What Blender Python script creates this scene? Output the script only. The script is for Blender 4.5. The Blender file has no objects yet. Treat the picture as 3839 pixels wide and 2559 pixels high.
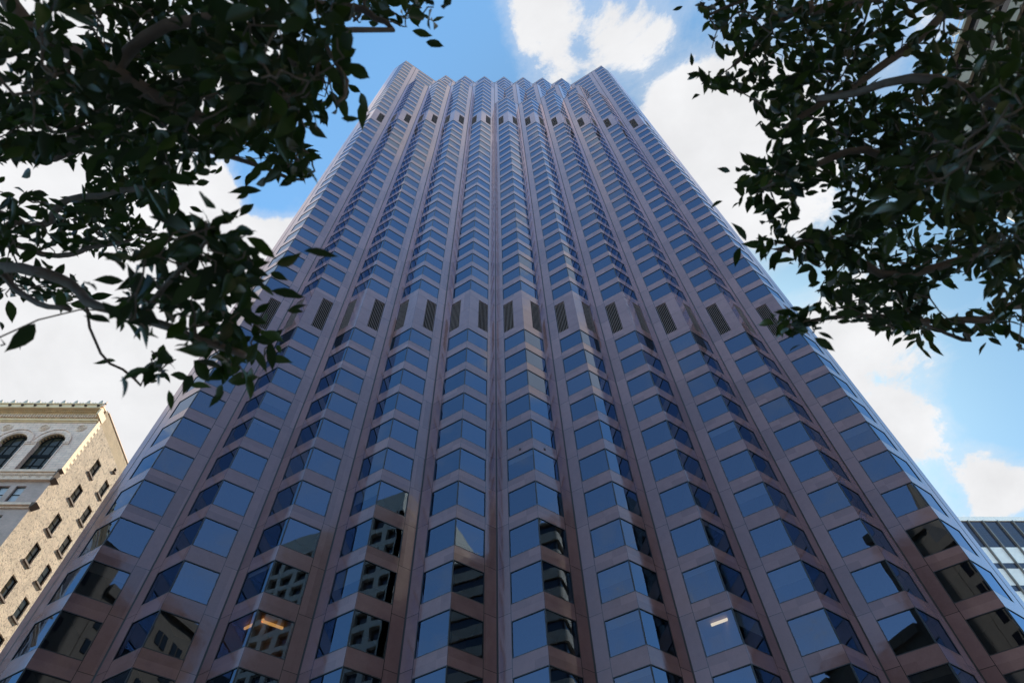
import bpy, bmesh, math, random
from mathutils import Vector, Matrix, noise as mnoise
S = bpy.context.scene
C = S.collection
rad = math.radians

# ------------------------------------------------------------------ camera
CAM = Vector((0, 0, 1.6))
RT = Vector((0.99934202, -0.02759429, -0.02353884))
UP = Vector((-0.01076813, -0.84544885, 0.53394784))
FW = Vector((0.03463479, 0.53334304, 0.8451897))
FPX = 2491.5
cd = bpy.data.cameras.new('camera')
cam = bpy.data.objects.new('camera', cd)
C.objects.link(cam)
cam.matrix_world = Matrix(((RT.x, UP.x, -FW.x, CAM.x), (RT.y, UP.y, -FW.y, CAM.y), (RT.z, UP.z, -FW.z, CAM.z), (0, 0, 0, 1)))
cd.sensor_width = 36
cd.lens = FPX / 3839 * 36
cd.clip_end = 6000
cd.clip_start = 0.05
cd.dof.use_dof = True
cd.dof.focus_distance = 60
cd.dof.aperture_fstop = 4.5
S.camera = cam

def ray(px, py):                                   # direction seen at a place of the photograph (3839 x 2559)
    v = FW + RT * ((px - 1919.5) / FPX) - UP * ((py - 1279.5) / FPX)
    return v.normalized()
def at(px, py, dist):
    return CAM + ray(px, py) * dist

# ------------------------------------------------------------------ light
SUN_AZ, SUN_EL = 30.0, 46.0                        # azimuth from +y towards +x
sd = Vector((math.sin(rad(SUN_AZ)) * math.cos(rad(SUN_EL)), math.cos(rad(SUN_AZ)) * math.cos(rad(SUN_EL)), math.sin(rad(SUN_EL))))
sl = bpy.data.lights.new('sun', 'SUN')
sl.energy = 5.0
sl.angle = rad(0.53)
sl.color = (1.0, 0.90, 0.76)
so = bpy.data.objects.new('sun', sl)
C.objects.link(so)
so.rotation_euler = (-sd).to_track_quat('-Z', 'Y').to_euler()
S.view_settings.view_transform = 'Standard'
S.view_settings.look = 'None'
S.view_settings.gamma = 1
S.view_settings.exposure = 0.6

W = bpy.data.worlds.new('World')
S.world = W
W.use_nodes = True
nt = W.node_tree
nt.nodes.clear()
def N(t, typ, **kw):
    n = t.nodes.new(typ)
    for k, v in kw.items():
        setattr(n, k, v)
    return n
def L(t, a, b): t.links.new(a, b)
def mth(t, op, a, b=None, c=None, clamp=False):
    n = N(t, 'ShaderNodeMath', operation=op)
    n.use_clamp = clamp
    for i, v in enumerate((a, b, c)):
        if v is None: continue
        if isinstance(v, (int, float)): n.inputs[i].default_value = v
        else: L(t, v, n.inputs[i])
    return n.outputs[0]
def vm(t, op, a, b=None, out=0):
    n = N(t, 'ShaderNodeVectorMath', operation=op)
    for i, v in enumerate((a, b)):
        if v is None: continue
        if isinstance(v, (tuple, Vector)): n.inputs[i].default_value = tuple(v)
        else: L(t, v, n.inputs[i])
    return n.outputs[out]
def smap(t, v, a, b, c, d, mode='SMOOTHSTEP'):
    n = N(t, 'ShaderNodeMapRange', interpolation_type=mode)
    L(t, v, n.inputs[0])
    for i, x in enumerate((a, b, c, d)): n.inputs[i + 1].default_value = x
    return n.outputs[0]
def mixc(t, f, a, b):
    n = N(t, 'ShaderNodeMix', data_type='RGBA')
    if isinstance(f, (int, float)): n.inputs[0].default_value = f
    else: L(t, f, n.inputs[0])
    for i, v in ((6, a), (7, b)):
        if isinstance(v, tuple): n.inputs[i].default_value = (*v[:3], 1)
        else: L(t, v, n.inputs[i])
    return n.outputs[2]
def noise(t, vec, scale, detail=4, rough=0.5, dist=0.0, out=0):
    n = N(t, 'ShaderNodeTexNoise')
    n.inputs['Scale'].default_value = scale
    n.inputs['Detail'].default_value = detail
    n.inputs['Roughness'].default_value = rough
    n.inputs['Distortion'].default_value = dist
    if vec is not None: L(t, vec, n.inputs['Vector'])
    return n.outputs[out]

sky = N(nt, 'ShaderNodeTexSky')
sky.sky_type = 'NISHITA'
sky.sun_disc = False
sky.sun_elevation = rad(SUN_EL)
sky.sun_rotation = rad(SUN_AZ)
sky.air_density = 1.0
sky.dust_density = 0.6
sky.ozone_density = 1.6
tc = N(nt, 'ShaderNodeTexCoord')
d = tc.outputs['Generated']
sep = N(nt, 'ShaderNodeSeparateXYZ')
L(nt, d, sep.inputs[0])
den = mth(nt, 'MAXIMUM', mth(nt, 'ADD', sep.outputs[2], 0.25), 0.05)
comb = N(nt, 'ShaderNodeCombineXYZ')
L(nt, mth(nt, 'DIVIDE', sep.outputs[0], den), comb.inputs[0])
L(nt, mth(nt, 'DIVIDE', sep.outputs[1], den), comb.inputs[1])
cl = mth(nt, 'MULTIPLY_ADD', noise(nt, comb.outputs[0], 3.6, 13, 0.67, 0.3), 2.5, -.75)
cs = noise(nt, comb.outputs[0], 5.5, 6, 0.6, 0.2)
def refl(px, py, sg=1):
    r = ray(px, py); n = Vector((.547 * sg, -.837, 0)).normalized()
    return r - n * (2 * r.dot(n))
K = 1.6323
BL = [  # where the clouds and the blue holes stand in the sky: direction, inner and outer radius in degrees, weight
    (ray(200 * K, 650 * K), 16, 26, .55), (ray(80 * K, 1000 * K), 12, 24, .5), (ray(520 * K, 600 * K), 3, 9, .34),
    (ray(1275 * K, 95 * K), 0, 6.5, .27), (ray(1240 * K, 10 * K), 0, 4.5, .22), (ray(1230 * K, 165 * K), 0, 4, .22), (ray(1440 * K, 50 * K), 0, 4.5, .20), (ray(1500 * K, 160 * K), 0, 5, .14), (ray(1180 * K, 10 * K), .5, 4, .2),
    (ray(1660 * K, 380 * K), 4, 10, .5), (ray(1800 * K, 560 * K), 5, 11, .38), (ray(1960 * K, 860 * K), 4, 9, .5), (ray(2060 * K, 1120 * K), 3, 8, .45),
    (ray(1900 * K, 150 * K), 6, 13, .2), (ray(2300 * K, 1090 * K), .5, 3.5, .4), (ray(60 * K, 240 * K), 3, 10, .3),
    (ray(980 * K, 120 * K), 5, 12, -.35), (ray(760 * K, 400 * K), 2, 7, -.22), (ray(2260 * K, 900 * K), 2, 6.5, -.42), (ray(1840 * K, 660 * K), .8, 2.8, -.34), (ray(2200 * K, 700 * K), 1, 4, -.2),
    (ray(540 * K, 400 * K), 1, 5, -.5), (ray(660 * K, 390 * K), 1, 5, -.45), (ray(480 * K, 450 * K), 0, 3, .3), (ray(1570 * K, 290 * K), 1, 5, .35), (refl(1225 * K, 810 * K), 2, 5, .85), (refl(1365 * K, 830 * K), 1.5, 4, .8), (refl(1170 * K, 230 * K), 3, 19, .36), (refl(1170 * K, 230 * K, -1), 3, 19, .33)]
bias = None
for v, ri, ro, amp in BL:
    m = smap(nt, vm(nt, 'DOT_PRODUCT', d, v.normalized(), 1), math.cos(rad(ro)), math.cos(rad(ri)), 0, amp)
    bias = m if bias is None else mth(nt, 'ADD', bias, m)
cv = mth(nt, 'ADD', cl, bias)
cov = mth(nt, 'MAXIMUM', smap(nt, cv, 0.78, 1.02, 0, 1), smap(nt, cv, 0.5, 0.98, 0, .35))
lum = smap(nt, cs, .3, .7, .86, 1.05, 'LINEAR')
CLOUD_V = 5.35
cc = vm(nt, 'SCALE', (CLOUD_V * .985, CLOUD_V * .985, CLOUD_V), None)
cc.node.inputs[0].default_value = (CLOUD_V * .985, CLOUD_V * .99, CLOUD_V * 1.01)
L(nt, lum, cc.node.inputs[3])
skyc = mixc(nt, 1.0, sky.outputs[0], (1.0, 1.0, 1.0)); skyc.node.blend_type = 'MULTIPLY'
skyc.node.inputs[7].default_value = (1.14, 1.68, 1.73, 1)
skyd = vm(nt, 'SCALE', skyc)
L(nt, smap(nt, vm(nt, 'DOT_PRODUCT', d, sd, 1), .72, .97, 1.0, .46), skyd.node.inputs[3])
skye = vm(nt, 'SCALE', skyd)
L(nt, smap(nt, sep.outputs[1], -.6, .12, 1.7, 1.0), skye.node.inputs[3])  # unseen sky behind the camera: added brightness, to strengthen the tower's reflections
skyf = mixc(nt, smap(nt, sep.outputs[1], -.6, .12, 1.0, 0.0), (1.0, 1.0, 1.0), (1.34, .99, .93))  # same unseen part of the sky tinted warmer, as added fill on shaded fronts
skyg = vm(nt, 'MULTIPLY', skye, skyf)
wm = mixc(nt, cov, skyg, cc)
bg = N(nt, 'ShaderNodeBackground')
bg.inputs[1].default_value = 0.115
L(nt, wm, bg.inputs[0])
wo = N(nt, 'ShaderNodeOutputWorld')
L(nt, bg.outputs[0], wo.inputs[0])

# ------------------------------------------------------------------ materials
def mat(name):
    m = bpy.data.materials.new(name)
    m.use_nodes = True
    t = m.node_tree
    return m, t, t.nodes['Principled BSDF']
def simple(name, col, rough=.6, var=.12, scale=2.0, bump=0.0, metal=0.0, bscale=None):
    m, t, b = mat(name)
    co = N(t, 'ShaderNodeTexCoord').outputs['Object']
    n1 = noise(t, co, scale, 5, .6)
    f = smap(t, n1, .25, .75, 1 - var, 1 + var, 'LINEAR')
    c = vm(t, 'SCALE', tuple(col[:3]))
    L(t, f, c.node.inputs[3])
    L(t, c, b.inputs['Base Color'])
    b.inputs['Roughness'].default_value = rough
    b.inputs['Metallic'].default_value = metal
    if bump:
        bp = N(t, 'ShaderNodeBump')
        bp.inputs['Strength'].default_value = 1
        bp.inputs['Distance'].default_value = bump
        L(t, noise(t, co, bscale or scale * 6, 4, .6), bp.inputs['Height'])
        L(t, bp.outputs[0], b.inputs['Normal'])
    return m
M = {}
# polished granite: UV.x = metres along the face, UV.y = storeys
m, t, b = mat('polished_granite')
co = N(t, 'ShaderNodeTexCoord')
uv = N(t, 'ShaderNodeSeparateXYZ'); L(t, co.outputs['UV'], uv.inputs[0])
obj = co.outputs['Object']
g1 = noise(t, obj, 0.35, 5, .6); g2 = noise(t, obj, 9, 4, .7); g3 = noise(t, obj, 1.4, 6, .65, .6)
wn = N(t, 'ShaderNodeTexWhiteNoise', noise_dimensions='3D')
fl = N(t, 'ShaderNodeVectorMath', operation='FLOOR')
cb = N(t, 'ShaderNodeCombineXYZ')
L(t, mth(t, 'ADD', uv.outputs[1], -.16), cb.inputs[0])
so_ = N(t, 'ShaderNodeSeparateXYZ'); L(t, obj, so_.inputs[0])
L(t, mth(t, 'MULTIPLY', so_.outputs[0], .33), cb.inputs[1])
L(t, cb.outputs[0], fl.inputs[0]); L(t, fl.outputs[0], wn.inputs[0])
tone = mth(t, 'ADD', mth(t, 'MULTIPLY', g1, .5), mth(t, 'ADD', mth(t, 'MULTIPLY', wn.outputs[0], .42), mth(t, 'ADD', mth(t, 'MULTIPLY', g2, .35), mth(t, 'MULTIPLY', g3, .35))))
c0 = mixc(t, smap(t, tone, .40, 1.2, 0, 1, 'LINEAR'), (.135, .074, .072), (.255, .146, .140))
fr = mth(t, 'FRACT', mth(t, 'ADD', uv.outputs[1], 100 - .16))
j1 = mth(t, 'LESS_THAN', fr, .010)
j2 = mth(t, 'LESS_THAN', mth(t, 'ABSOLUTE', mth(t, 'SUBTRACT', uv.outputs[0], 2.611)), .024)
pier = mth(t, 'GREATER_THAN', uv.outputs[0], 2.6)
j3 = mth(t, 'LESS_THAN', mth(t, 'ABSOLUTE', mth(t, 'SUBTRACT', uv.outputs[0], .0)), .014)
j3 = mth(t, 'MULTIPLY', j3, mth(t, 'GREATER_THAN', mth(t, 'ABSOLUTE', uv.outputs[1]), .0001))
jj = mth(t, 'MAXIMUM', mth(t, 'MAXIMUM', j2, j3), mth(t, 'MULTIPLY', j1, pier), clamp=True)
L(t, mixc(t, jj, c0, (.03, .025, .025)), b.inputs['Base Color'])
L(t, smap(t, g3, .3, .7, .05, .14, 'LINEAR'), b.inputs['Roughness'])
b.inputs['Specular IOR Level'].default_value = 0
gl = N(t, 'ShaderNodeBsdfGlossy'); gl.inputs[0].default_value = (.98, .90, .96, 1); L(t, b.inputs['Roughness'].links[0].from_socket, gl.inputs['Roughness'])
fz = N(t, 'ShaderNodeFresnel'); fz.inputs[0].default_value = 1.5
mx = N(t, 'ShaderNodeMixShader'); L(t, mth(t, 'MULTIPLY', fz.outputs[0], 1.3, clamp=True), mx.inputs[0])
L(t, b.outputs[0], mx.inputs[1]); L(t, gl.outputs[0], mx.inputs[2]); L(t, mx.outputs[0], t.nodes['Material Output'].inputs[0])
bp = N(t, 'ShaderNodeBump'); bp.inputs['Strength'].default_value = .6; bp.inputs['Distance'].default_value = .012
L(t, noise(t, obj, .9, 2, .5), bp.inputs['Height']); L(t, bp.outputs[0], b.inputs['Normal']); L(t, bp.outputs[0], gl.inputs['Normal']); L(t, bp.outputs[0], fz.inputs[1])
M['granite'] = m

def glass_mat(name, base=(.006, .008, .012), ior=2.5, tint=(.84, .86, 1.0), warp=.005, blinds=True, gain=0, see=None):
    m, t, b = mat(name)
    at_ = N(t, 'ShaderNodeAttribute', attribute_name='rnd')
    r = at_.outputs['Fac']
    co = N(t, 'ShaderNodeTexCoord').outputs['Object']
    off = N(t, 'ShaderNodeCombineXYZ'); L(t, mth(t, 'MULTIPLY', r, 173.0), off.inputs[0]); L(t, mth(t, 'MULTIPLY', r, 37.0), off.inputs[1])
    v = vm(t, 'ADD', co, off.outputs[0])
    bp = N(t, 'ShaderNodeBump'); bp.inputs['Strength'].default_value = 1; bp.inputs['Distance'].default_value = warp
    L(t, noise(t, v, .42, 1.5, .5), bp.inputs['Height']); L(t, bp.outputs[0], b.inputs['Normal'])
    c = mixc(t, smap(t, r, .72, 1.0, 0, 1, 'LINEAR'), base, (.03, .034, .045)) if blinds else None
    if blinds: L(t, c, b.inputs['Base Color'])
    else: b.inputs['Base Color'].default_value = (*base, 1)
    b.inputs['Roughness'].default_value = .012
    b.inputs['IOR'].default_value = ior
    b.inputs['Specular Tint'].default_value = (*tint, 1)
    if gain:                                       # metal-coated pane: dark body under a mirror film
        b.inputs['Specular IOR Level'].default_value = 0
        gl = N(t, 'ShaderNodeBsdfGlossy'); gl.inputs['Roughness'].default_value = .012; gl.inputs[0].default_value = (*tint, 1)
        L(t, bp.outputs[0], gl.inputs['Normal'])
        fz = N(t, 'ShaderNodeFresnel'); fz.inputs[0].default_value = ior; L(t, bp.outputs[0], fz.inputs[1])
        mx = N(t, 'ShaderNodeMixShader'); L(t, mth(t, 'MULTIPLY', fz.outputs[0], gain, clamp=True), mx.inputs[0])
        body = b.outputs[0]
        if see:
            tr = N(t, 'ShaderNodeBsdfTransparent'); tr.inputs[0].default_value = (*see, 1); body = tr.outputs[0]
        L(t, body, mx.inputs[1]); L(t, gl.outputs[0], mx.inputs[2]); L(t, mx.outputs[0], t.nodes['Material Output'].inputs[0])
    return m
M['glass'] = glass_mat('mirror_glass', ior=2.1, tint=(.56, .72, 1.0), warp=.0035, gain=1.0)
M['clear'] = glass_mat('see_through_coated_glass', ior=2.1, tint=(.56, .72, 1.0), warp=.0035, gain=1.0, blinds=False, see=(.50, .52, .56))
M['lit_glass'] = glass_mat('lit_office_glass', ior=2.1, tint=(.56, .72, 1.0), warp=.0035, gain=1.0, blinds=False, see=(.62, .64, .66))
M['blind'] = simple('roller_blind', (.50, .49, .46), .8, .05)
M['frame'] = simple('dark_bronze_frame', (.012, .011, .012), .35, .1)
M['joint'] = simple('dark_joint', (.015, .013, .013), .6, .1)
M['fin'] = simple('louver_fin_metal', (.24, .19, .18), .55, .1)
M['fin'].node_tree.nodes['Principled BSDF'].inputs['Specular IOR Level'].default_value = .1
M['black'] = simple('shaft_dark', (.002, .002, .002), .9, .1)
M['black'].node_tree.nodes['Principled BSDF'].inputs['Specular IOR Level'].default_value = 0
M['roof'] = simple('roof_gravel', (.25, .24, .23), .9, .2)
M['room'] = simple('office_plaster', (.40, .31, .20), .8, .05)
def emis(name, col, s):
    m, t, b = mat(name)
    b.inputs['Base Color'].default_value = (*col, 1)
    b.inputs['Emission Color'].default_value = (*col, 1)
    b.inputs['Emission Strength'].default_value = s
    return m
M['wallroom'] = simple('office_wall', (.16, .14, .13), .8, .1)
M['lamp_w'] = emis('warm_lamp_tube', (1, .50, .14), .5)
M['lamp_c'] = emis('pale_lamp_tube', (1, .80, .5), .8)
M['floodlamp'] = simple('lamp_housing_white', (.8, .8, .78), .5)

# ------------------------------------------------------------------ mesh helpers
class MB:
    def __init__(s, org=(0, 0, 0)):
        s.v = []; s.f = []; s.m = []; s.uv = []; s.r = []; s.o = Vector(org)
    def quad(s, pts, mi=0, uv=None, r=0.0):
        i = len(s.v)
        s.v += [tuple(Vector(p) - s.o) for p in pts]
        s.f.append(tuple(range(i, i + len(pts)))); s.m.append(mi)
        s.uv.append(uv or [(0, 0)] * len(pts)); s.r.append(r)
    def hexa(s, c, mi=0, r=0.0):                    # eight corners: bottom ring, top ring
        for a in ((0, 3, 2, 1), (4, 5, 6, 7), (0, 1, 5, 4), (1, 2, 6, 5), (2, 3, 7, 6), (3, 0, 4, 7)):
            s.quad([c[k] for k in a], mi, None, r)
    def box(s, x0, x1, y0, y1, z0, z1, mi=0, r=0.0):
        s.hexa([(x0, y0, z0), (x1, y0, z0), (x1, y1, z0), (x0, y1, z0), (x0, y0, z1), (x1, y0, z1), (x1, y1, z1), (x0, y1, z1)], mi, r)
    def tube(s, pts, rads, n=6, mi=0, cap=True):
        rings = []
        pts = [Vector(p) for p in pts]
        prev = None
        for i, p in enumerate(pts):
            tn = (pts[min(i + 1, len(pts) - 1)] - pts[max(i - 1, 0)])
            if tn.length < 1e-6: tn = Vector((0, 0, 1))
            tn.normalize()
            if prev is None:
                a = tn.cross(Vector((0, 0, 1)))
                if a.length < .1: a = tn.cross(Vector((1, 0, 0)))
            else:
                a = prev - tn * prev.dot(tn)
                if a.length < 1e-4: a = tn.orthogonal()
            a.normalize(); prev = a
            bb = tn.cross(a)
            base = len(s.v)
            for k in range(n):
                an = 2 * math.pi * k / n
                s.v.append(tuple(p + (a * math.cos(an) + bb * math.sin(an)) * rads[i] - s.o))
            rings.append(base)
        for i in range(len(rings) - 1):
            A_, B_ = rings[i], rings[i + 1]
            for k in range(n):
                k2 = (k + 1) % n
                s.f.append((A_ + k, A_ + k2, B_ + k2, B_ + k)); s.m.append(mi); s.uv.append([(0, 0)] * 4); s.r.append(0.0)
        if cap:
            for base, rev in ((rings[0], True), (rings[-1], False)):
                ff = tuple(range(base, base + n)); ff = ff[::-1] if rev else ff
                s.f.append(ff); s.m.append(mi); s.uv.append([(0, 0)] * n); s.r.append(0.0)
    def build(s, name, mats, parent=None, smooth=False):
        me = bpy.data.meshes.new(name)
        me.from_pydata(s.v, [], s.f)
        for mm in (mats if isinstance(mats, (list, tuple)) else [mats]): me.materials.append(mm)
        me.polygons.foreach_set('material_index', s.m)
        ul = me.uv_layers.new(name='UVMap')
        flat = [c for q in s.uv for p in q for c in p]
        ul.data.foreach_set('uv', flat)
        a = me.attributes.new('rnd', 'FLOAT', 'FACE')
        a.data.foreach_set('value', s.r)
        if smooth: me.polygons.foreach_set('use_smooth', [True] * len(s.f))
        me.update()
        o = bpy.data.objects.new(name, me)
        C.objects.link(o)
        if parent is not None: o.parent = parent
        else: o.location = s.o
        return o
def tag(o, label=None, cat=None, group=None, kind=None):
    if label: o['label'] = label
    if cat: o['category'] = cat
    if group: o['group'] = group
    if kind: o['kind'] = kind
    return o
def empty(name, loc, label, cat, group=None):
    o = bpy.data.objects.new(name, None); C.objects.link(o); o.location = loc
    return tag(o, label, cat, group)

# ------------------------------------------------------------------ ground
M['asphalt'] = simple('asphalt', (.05, .05, .052), .85, .2, 3, .004)
M['paving'] = simple('concrete_paving', (.45, .42, .38), .85, .12, 1.5, .003)
M['earth'] = simple('city_ground', (.16, .155, .15), .9, .2, .05)
g = MB(); g.quad([(-2500, -2500, -.15), (2500, -2500, -.15), (2500, 2500, -.15), (-2500, 2500, -.15)])
tag(g.build('ground', M['earth']), kind='structure')
g = MB(); g.quad([(-300, 8, -.146), (300, 8, -.146), (300, 24, -.146), (-300, 24, -.146)])
tag(g.build('road', M['asphalt']), kind='structure')
g = MB(); g.box(-300, 300, -14, 8, -.15, 0); tag(g.build('sidewalk', M['paving']), kind='structure')
g = MB(); g.box(-300, 300, 24, 37.4, -.15, 0); tag(g.build('plaza_pavement', M['paving']), kind='structure')

# ------------------------------------------------------------------ the tower
D = 6.2; DY = .3266 * D; X0 = 4.376; Y0 = 6.122 * D; FH = .6339 * D; ZA = 1.6 + 10.1404 * D
def vx(k, r): return Vector(((k - X0) * D, Y0 + r * DY, 0))
def zf(n): return ZA + n * FH
NG = (0 - ZA) / FH
T_, HA, H1, H2, H3 = 41.38, 36.38, 34.38, 31.38, 29.38
H = {}
NR = 12
for r in range(NR):
    ks = [k for k in range(0, 11)] if r % 2 == 0 else [k + .5 for k in range(-1, 11)]
    for k in ks: H[(float(k), r)] = T_
for k, h in ((1, H1), (2, H1), (3, H1), (4, H1), (5, H3), (6, H3), (7, H2), (8, H2), (9, H2)): H[(float(k), 0)] = h
for k in range(2, 9): H[(k + .5, 1)] = HA
H[(1.5, 1)] = H1
TO = Vector((0.0, Y0 + 14, 0))
tower = empty('office_tower', TO, 'soaring reddish granite skyscraper with sawtooth bays of mirrored blue windows filling the view', 'skyscraper')
wall = MB(TO); joint = MB(TO); roof = MB(TO)
wins = []   # (corner points, normal, n, rnd)
louvs = []
FW_ = D * math.hypot(.5, .3266)      # face length
WW = .705 * FW_
random.seed(7)
def P(base, dirv, nrm, u, n, inset=0.0):
    q = base + dirv * u - nrm * inset
    return (q.x, q.y, zf(n))
def face(Wp, Pp, nrm, h0, h1):
    """Wp: the end where windows meet, Pp: the end where piers meet."""
    dv = (Pp - Wp); s = dv.length; dv.normalize()
    flip = dv.cross(Vector((0, 0, 1))).dot(nrm) < 0
    def q(u0, u1, n0, n1, mi=0, inset=0, r=0.0, mb=wall):
        if n1 - n0 < 1e-3: return
        pts = [P(Wp, dv, nrm, u0, n0, inset), P(Wp, dv, nrm, u1, n0, inset), P(Wp, dv, nrm, u1, n1, inset), P(Wp, dv, nrm, u0, n1, inset)]
        uv = [(u0, n0), (u1, n0), (u1, n1), (u0, n1)]
        if flip: pts.reverse(); uv.reverse()
        mb.quad(pts, mi, uv, r)
    q(WW, s, h0, h1)
    def plain(n0, n1): q(0, WW, n0, n1)
    cur = h0
    n = math.ceil(h0 + .58)
    while True:
        if n in (1, 2): n = 3
        if n in (24, 25): n = 26
        lo, hi = n - .68, float(n)
        if hi > h1 - .2: break
        for a, b_ in ((0.0, 2.32), (23.0, 25.32)):
            if cur <= a + .01 and lo >= b_ - .01 and h0 <= a:
                # plant storey: stone, louvre next to the pier
                m0, m1 = a + .34, b_ - .36
                u0, u1 = .345 * FW_, WW - .03
                q(0, WW, cur, m0); q(0, WW, m1, b_); q(0, u0, m0, m1); q(u1, WW, m0, m1)
                for (ua, ub, na, nb) in ((u0, u1, m1, m1), (u0, u1, m0, m0)):
                    pts = [P(Wp, dv, nrm, ua, na), P(Wp, dv, nrm, ub, na), P(Wp, dv, nrm, ub, na, .3), P(Wp, dv, nrm, ua, na, .3)]
                    wall.quad(pts, 0, [(0, 0)] * 4)
                for ua in (u0, u1):
                    wall.quad([P(Wp, dv, nrm, ua, m0), P(Wp, dv, nrm, ua, m1), P(Wp, dv, nrm, ua, m1, .3), P(Wp, dv, nrm, ua, m0, .3)], 0, [(0, 0)] * 4)
                for nn in ((a + b_) / 2, m0, m1):
                    q(0, u0, nn - .004, nn + .004, 0, -.003, 0.0, joint)
                louvs.append((Wp, dv, nrm, u0, u1, m0, m1))
                cur = b_
        if lo < cur: lo = cur
        q(0, WW, cur, lo)
        wins.append((Wp, dv, nrm, lo, hi, random.random(), s))
        for ua, ub, na, nb in ((0, WW, lo, lo), (0, WW, hi, hi)):
            wall.quad([P(Wp, dv, nrm, ua, na), P(Wp, dv, nrm, ub, na), P(Wp, dv, nrm, ub, na, .12), P(Wp, dv, nrm, ua, na, .12)], 0, [(0, 0)] * 4)
        wall.quad([P(Wp, dv, nrm, WW, lo), P(Wp, dv, nrm, WW, hi), P(Wp, dv, nrm, WW, hi, .12), P(Wp, dv, nrm, WW, lo, .12)], 0, [(0, 0)] * 4)
        cur = hi
        n += 1
    q(0, WW, cur, h1)
    # coping line
    q(0, s, h1 - .05, h1, 0, -.02, 0, joint)

def getH(k, r): return H.get((float(k), r), NG)
SX = .302                                            # side strips past the corner: one pier wide
NL = Vector((-.3266, -.5, 0)).normalized(); NRt = Vector((.3266, -.5, 0)).normalized()
for (k, r), h in sorted(H.items()):
    V = vx(k, r); Lf = vx(k - .5, r + 1); Rf = vx(k + .5, r + 1)
    wtype = (r % 2 == 0)
    if 0 <= k <= 10:
        for E_, nrm, nb in ((Lf, NL, getH(k - .5, r - 1)), (Rf, NRt, getH(k + .5, r - 1))):
            if h > nb + .05:
                if wtype: face(V, E_, nrm, nb, h)
                else: face(E_, V, nrm, nb, h)
    if r <= 3:
        dk = MB(TO)
        if 0 <= k <= 10: pl_ = (V, Rf, vx(k, r + 2), Lf)
        else: pl_ = (V, vx(0, r + 1), vx(-.5, r + 2)) if k < 0 else (V, vx(10.5, r + 2), vx(10, r + 1))
        dk.quad([(p.x, p.y, zf(h - .12)) for p in pl_]); dk.build('roof_deck', M['roof'], tower)
# corner strips, side and back walls
for sgn, kk in ((-1, -.5), (1, 10.5)):
    A_ = vx(kk, 1); B_ = vx(kk + sgn * .5 * SX, 1 + SX)
    C_ = Vector((B_.x, vx(0, NR).y, 0))
    nrm = NL if sgn < 0 else NRt
    Lg = (B_ - A_).length
    pts = [(A_.x, A_.y, 0), (B_.x, B_.y, 0), (B_.x, B_.y, zf(T_)), (A_.x, A_.y, zf(T_))]
    uv = [(3, NG), (3 + Lg, NG), (3 + Lg, T_), (3, T_)]
    wall.quad(pts if sgn > 0 else pts[::-1], 0, uv if sgn > 0 else uv[::-1])
    pts = [(B_.x, B_.y, 0), (C_.x, C_.y, 0), (C_.x, C_.y, zf(T_)), (B_.x, B_.y, zf(T_))]
    uv = [(3, NG), (30, NG), (30, T_), (3, T_)]
    wall.quad(pts if sgn > 0 else pts[::-1], 0, uv if sgn > 0 else uv[::-1])
xl = vx(-.5 - .5 * SX, 0).x; xr = vx(10.5 + .5 * SX, 0).x; yb = vx(0, NR).y
wall.quad([(xr, yb, 0), (xl, yb, 0), (xl, yb, zf(T_)), (xr, yb, zf(T_))], 0, [(3, NG), (50, NG), (50, T_), (3, T_)])
yq = vx(0, 4).y - 1.4
roof.quad([(xl, yq + 1.4, zf(T_ - .13)), (xr, yq + 1.4, zf(T_ - .13)), (xr, yb, zf(T_ - .13)), (xl, yb, zf(T_ - .13))])
for (k, r) in [(k + .5, 1) for k in range(-1, 11)] + [(float(k), 2) for k in range(2, 9)] + [(k + .5, 3) for k in range(1, 9)]:
    # dark expansion joint, set in each pier-to-pier vertex
    if r == 2: continue
    V = vx(k, r)
    if r == 1:
        left = getH(k - .5, 0) if k > 0 else T_; right = getH(k + .5, 0) if k < 10 else T_
        low = max(left, right) if 0 < k < 10 else T_
        spans = [(NG, low, 'v')]
        own = H[(k, 1)]
        if k in (-.5, 10.5): spans = [(NG, T_, 'f')]
        elif own > min(left, right) + .1:
            spans = [(NG, min(left, right), 'v')]
            if max(left, right) > min(left, right) + .1: spans.append((min(left, right), min(max(left, right), own), 'fl' if left > right else 'fr'))
            if own > max(left, right): spans.append((max(left, right), own, 'a'))
    else: spans = [(HA if H[(k - .5, 2)] else 0, T_, 'v')]
    w = .06
    for a, b_, ty in spans:
        if b_ - a < .05: continue
        dl = Vector((-.5, -.3266, 0)).normalized(); dr = Vector((.5, -.3266, 0)).normalized()
        if ty == 'v':
            p1 = V + dl * w * 1.3; p2 = V + dr * w * 1.3
        elif ty == 'a':
            p1 = V - dr * w + Vector((0, -.004, 0)); p2 = V - dl * w + Vector((0, -.004, 0))
        elif ty in ('f', 'fr', 'fl'):
            if ty == 'f': nn = NL if k < 0 else NRt
            else: nn = NRt if ty == 'fl' else NL      # straight wall through the vertex
            tv = Vector((0, 0, 1)).cross(nn)
            p1 = V - tv * w + nn * .006; p2 = V + tv * w + nn * .006
            if (p2 - p1).x < 0: p1, p2 = p2, p1
        if ty == 'a':
            Vc = V + Vector((0, -.012, 0))
            joint.quad([(p1.x, p1.y, zf(a)), (Vc.x, Vc.y, zf(a)), (Vc.x, Vc.y, zf(b_)), (p1.x, p1.y, zf(b_))])
            joint.quad([(Vc.x, Vc.y, zf(a)), (p2.x, p2.y, zf(a)), (p2.x, p2.y, zf(b_)), (Vc.x, Vc.y, zf(b_))])
        else:
            joint.quad([(p1.x, p1.y, zf(a)), (p2.x, p2.y, zf(a)), (p2.x, p2.y, zf(b_)), (p1.x, p1.y, zf(b_))])
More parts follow.
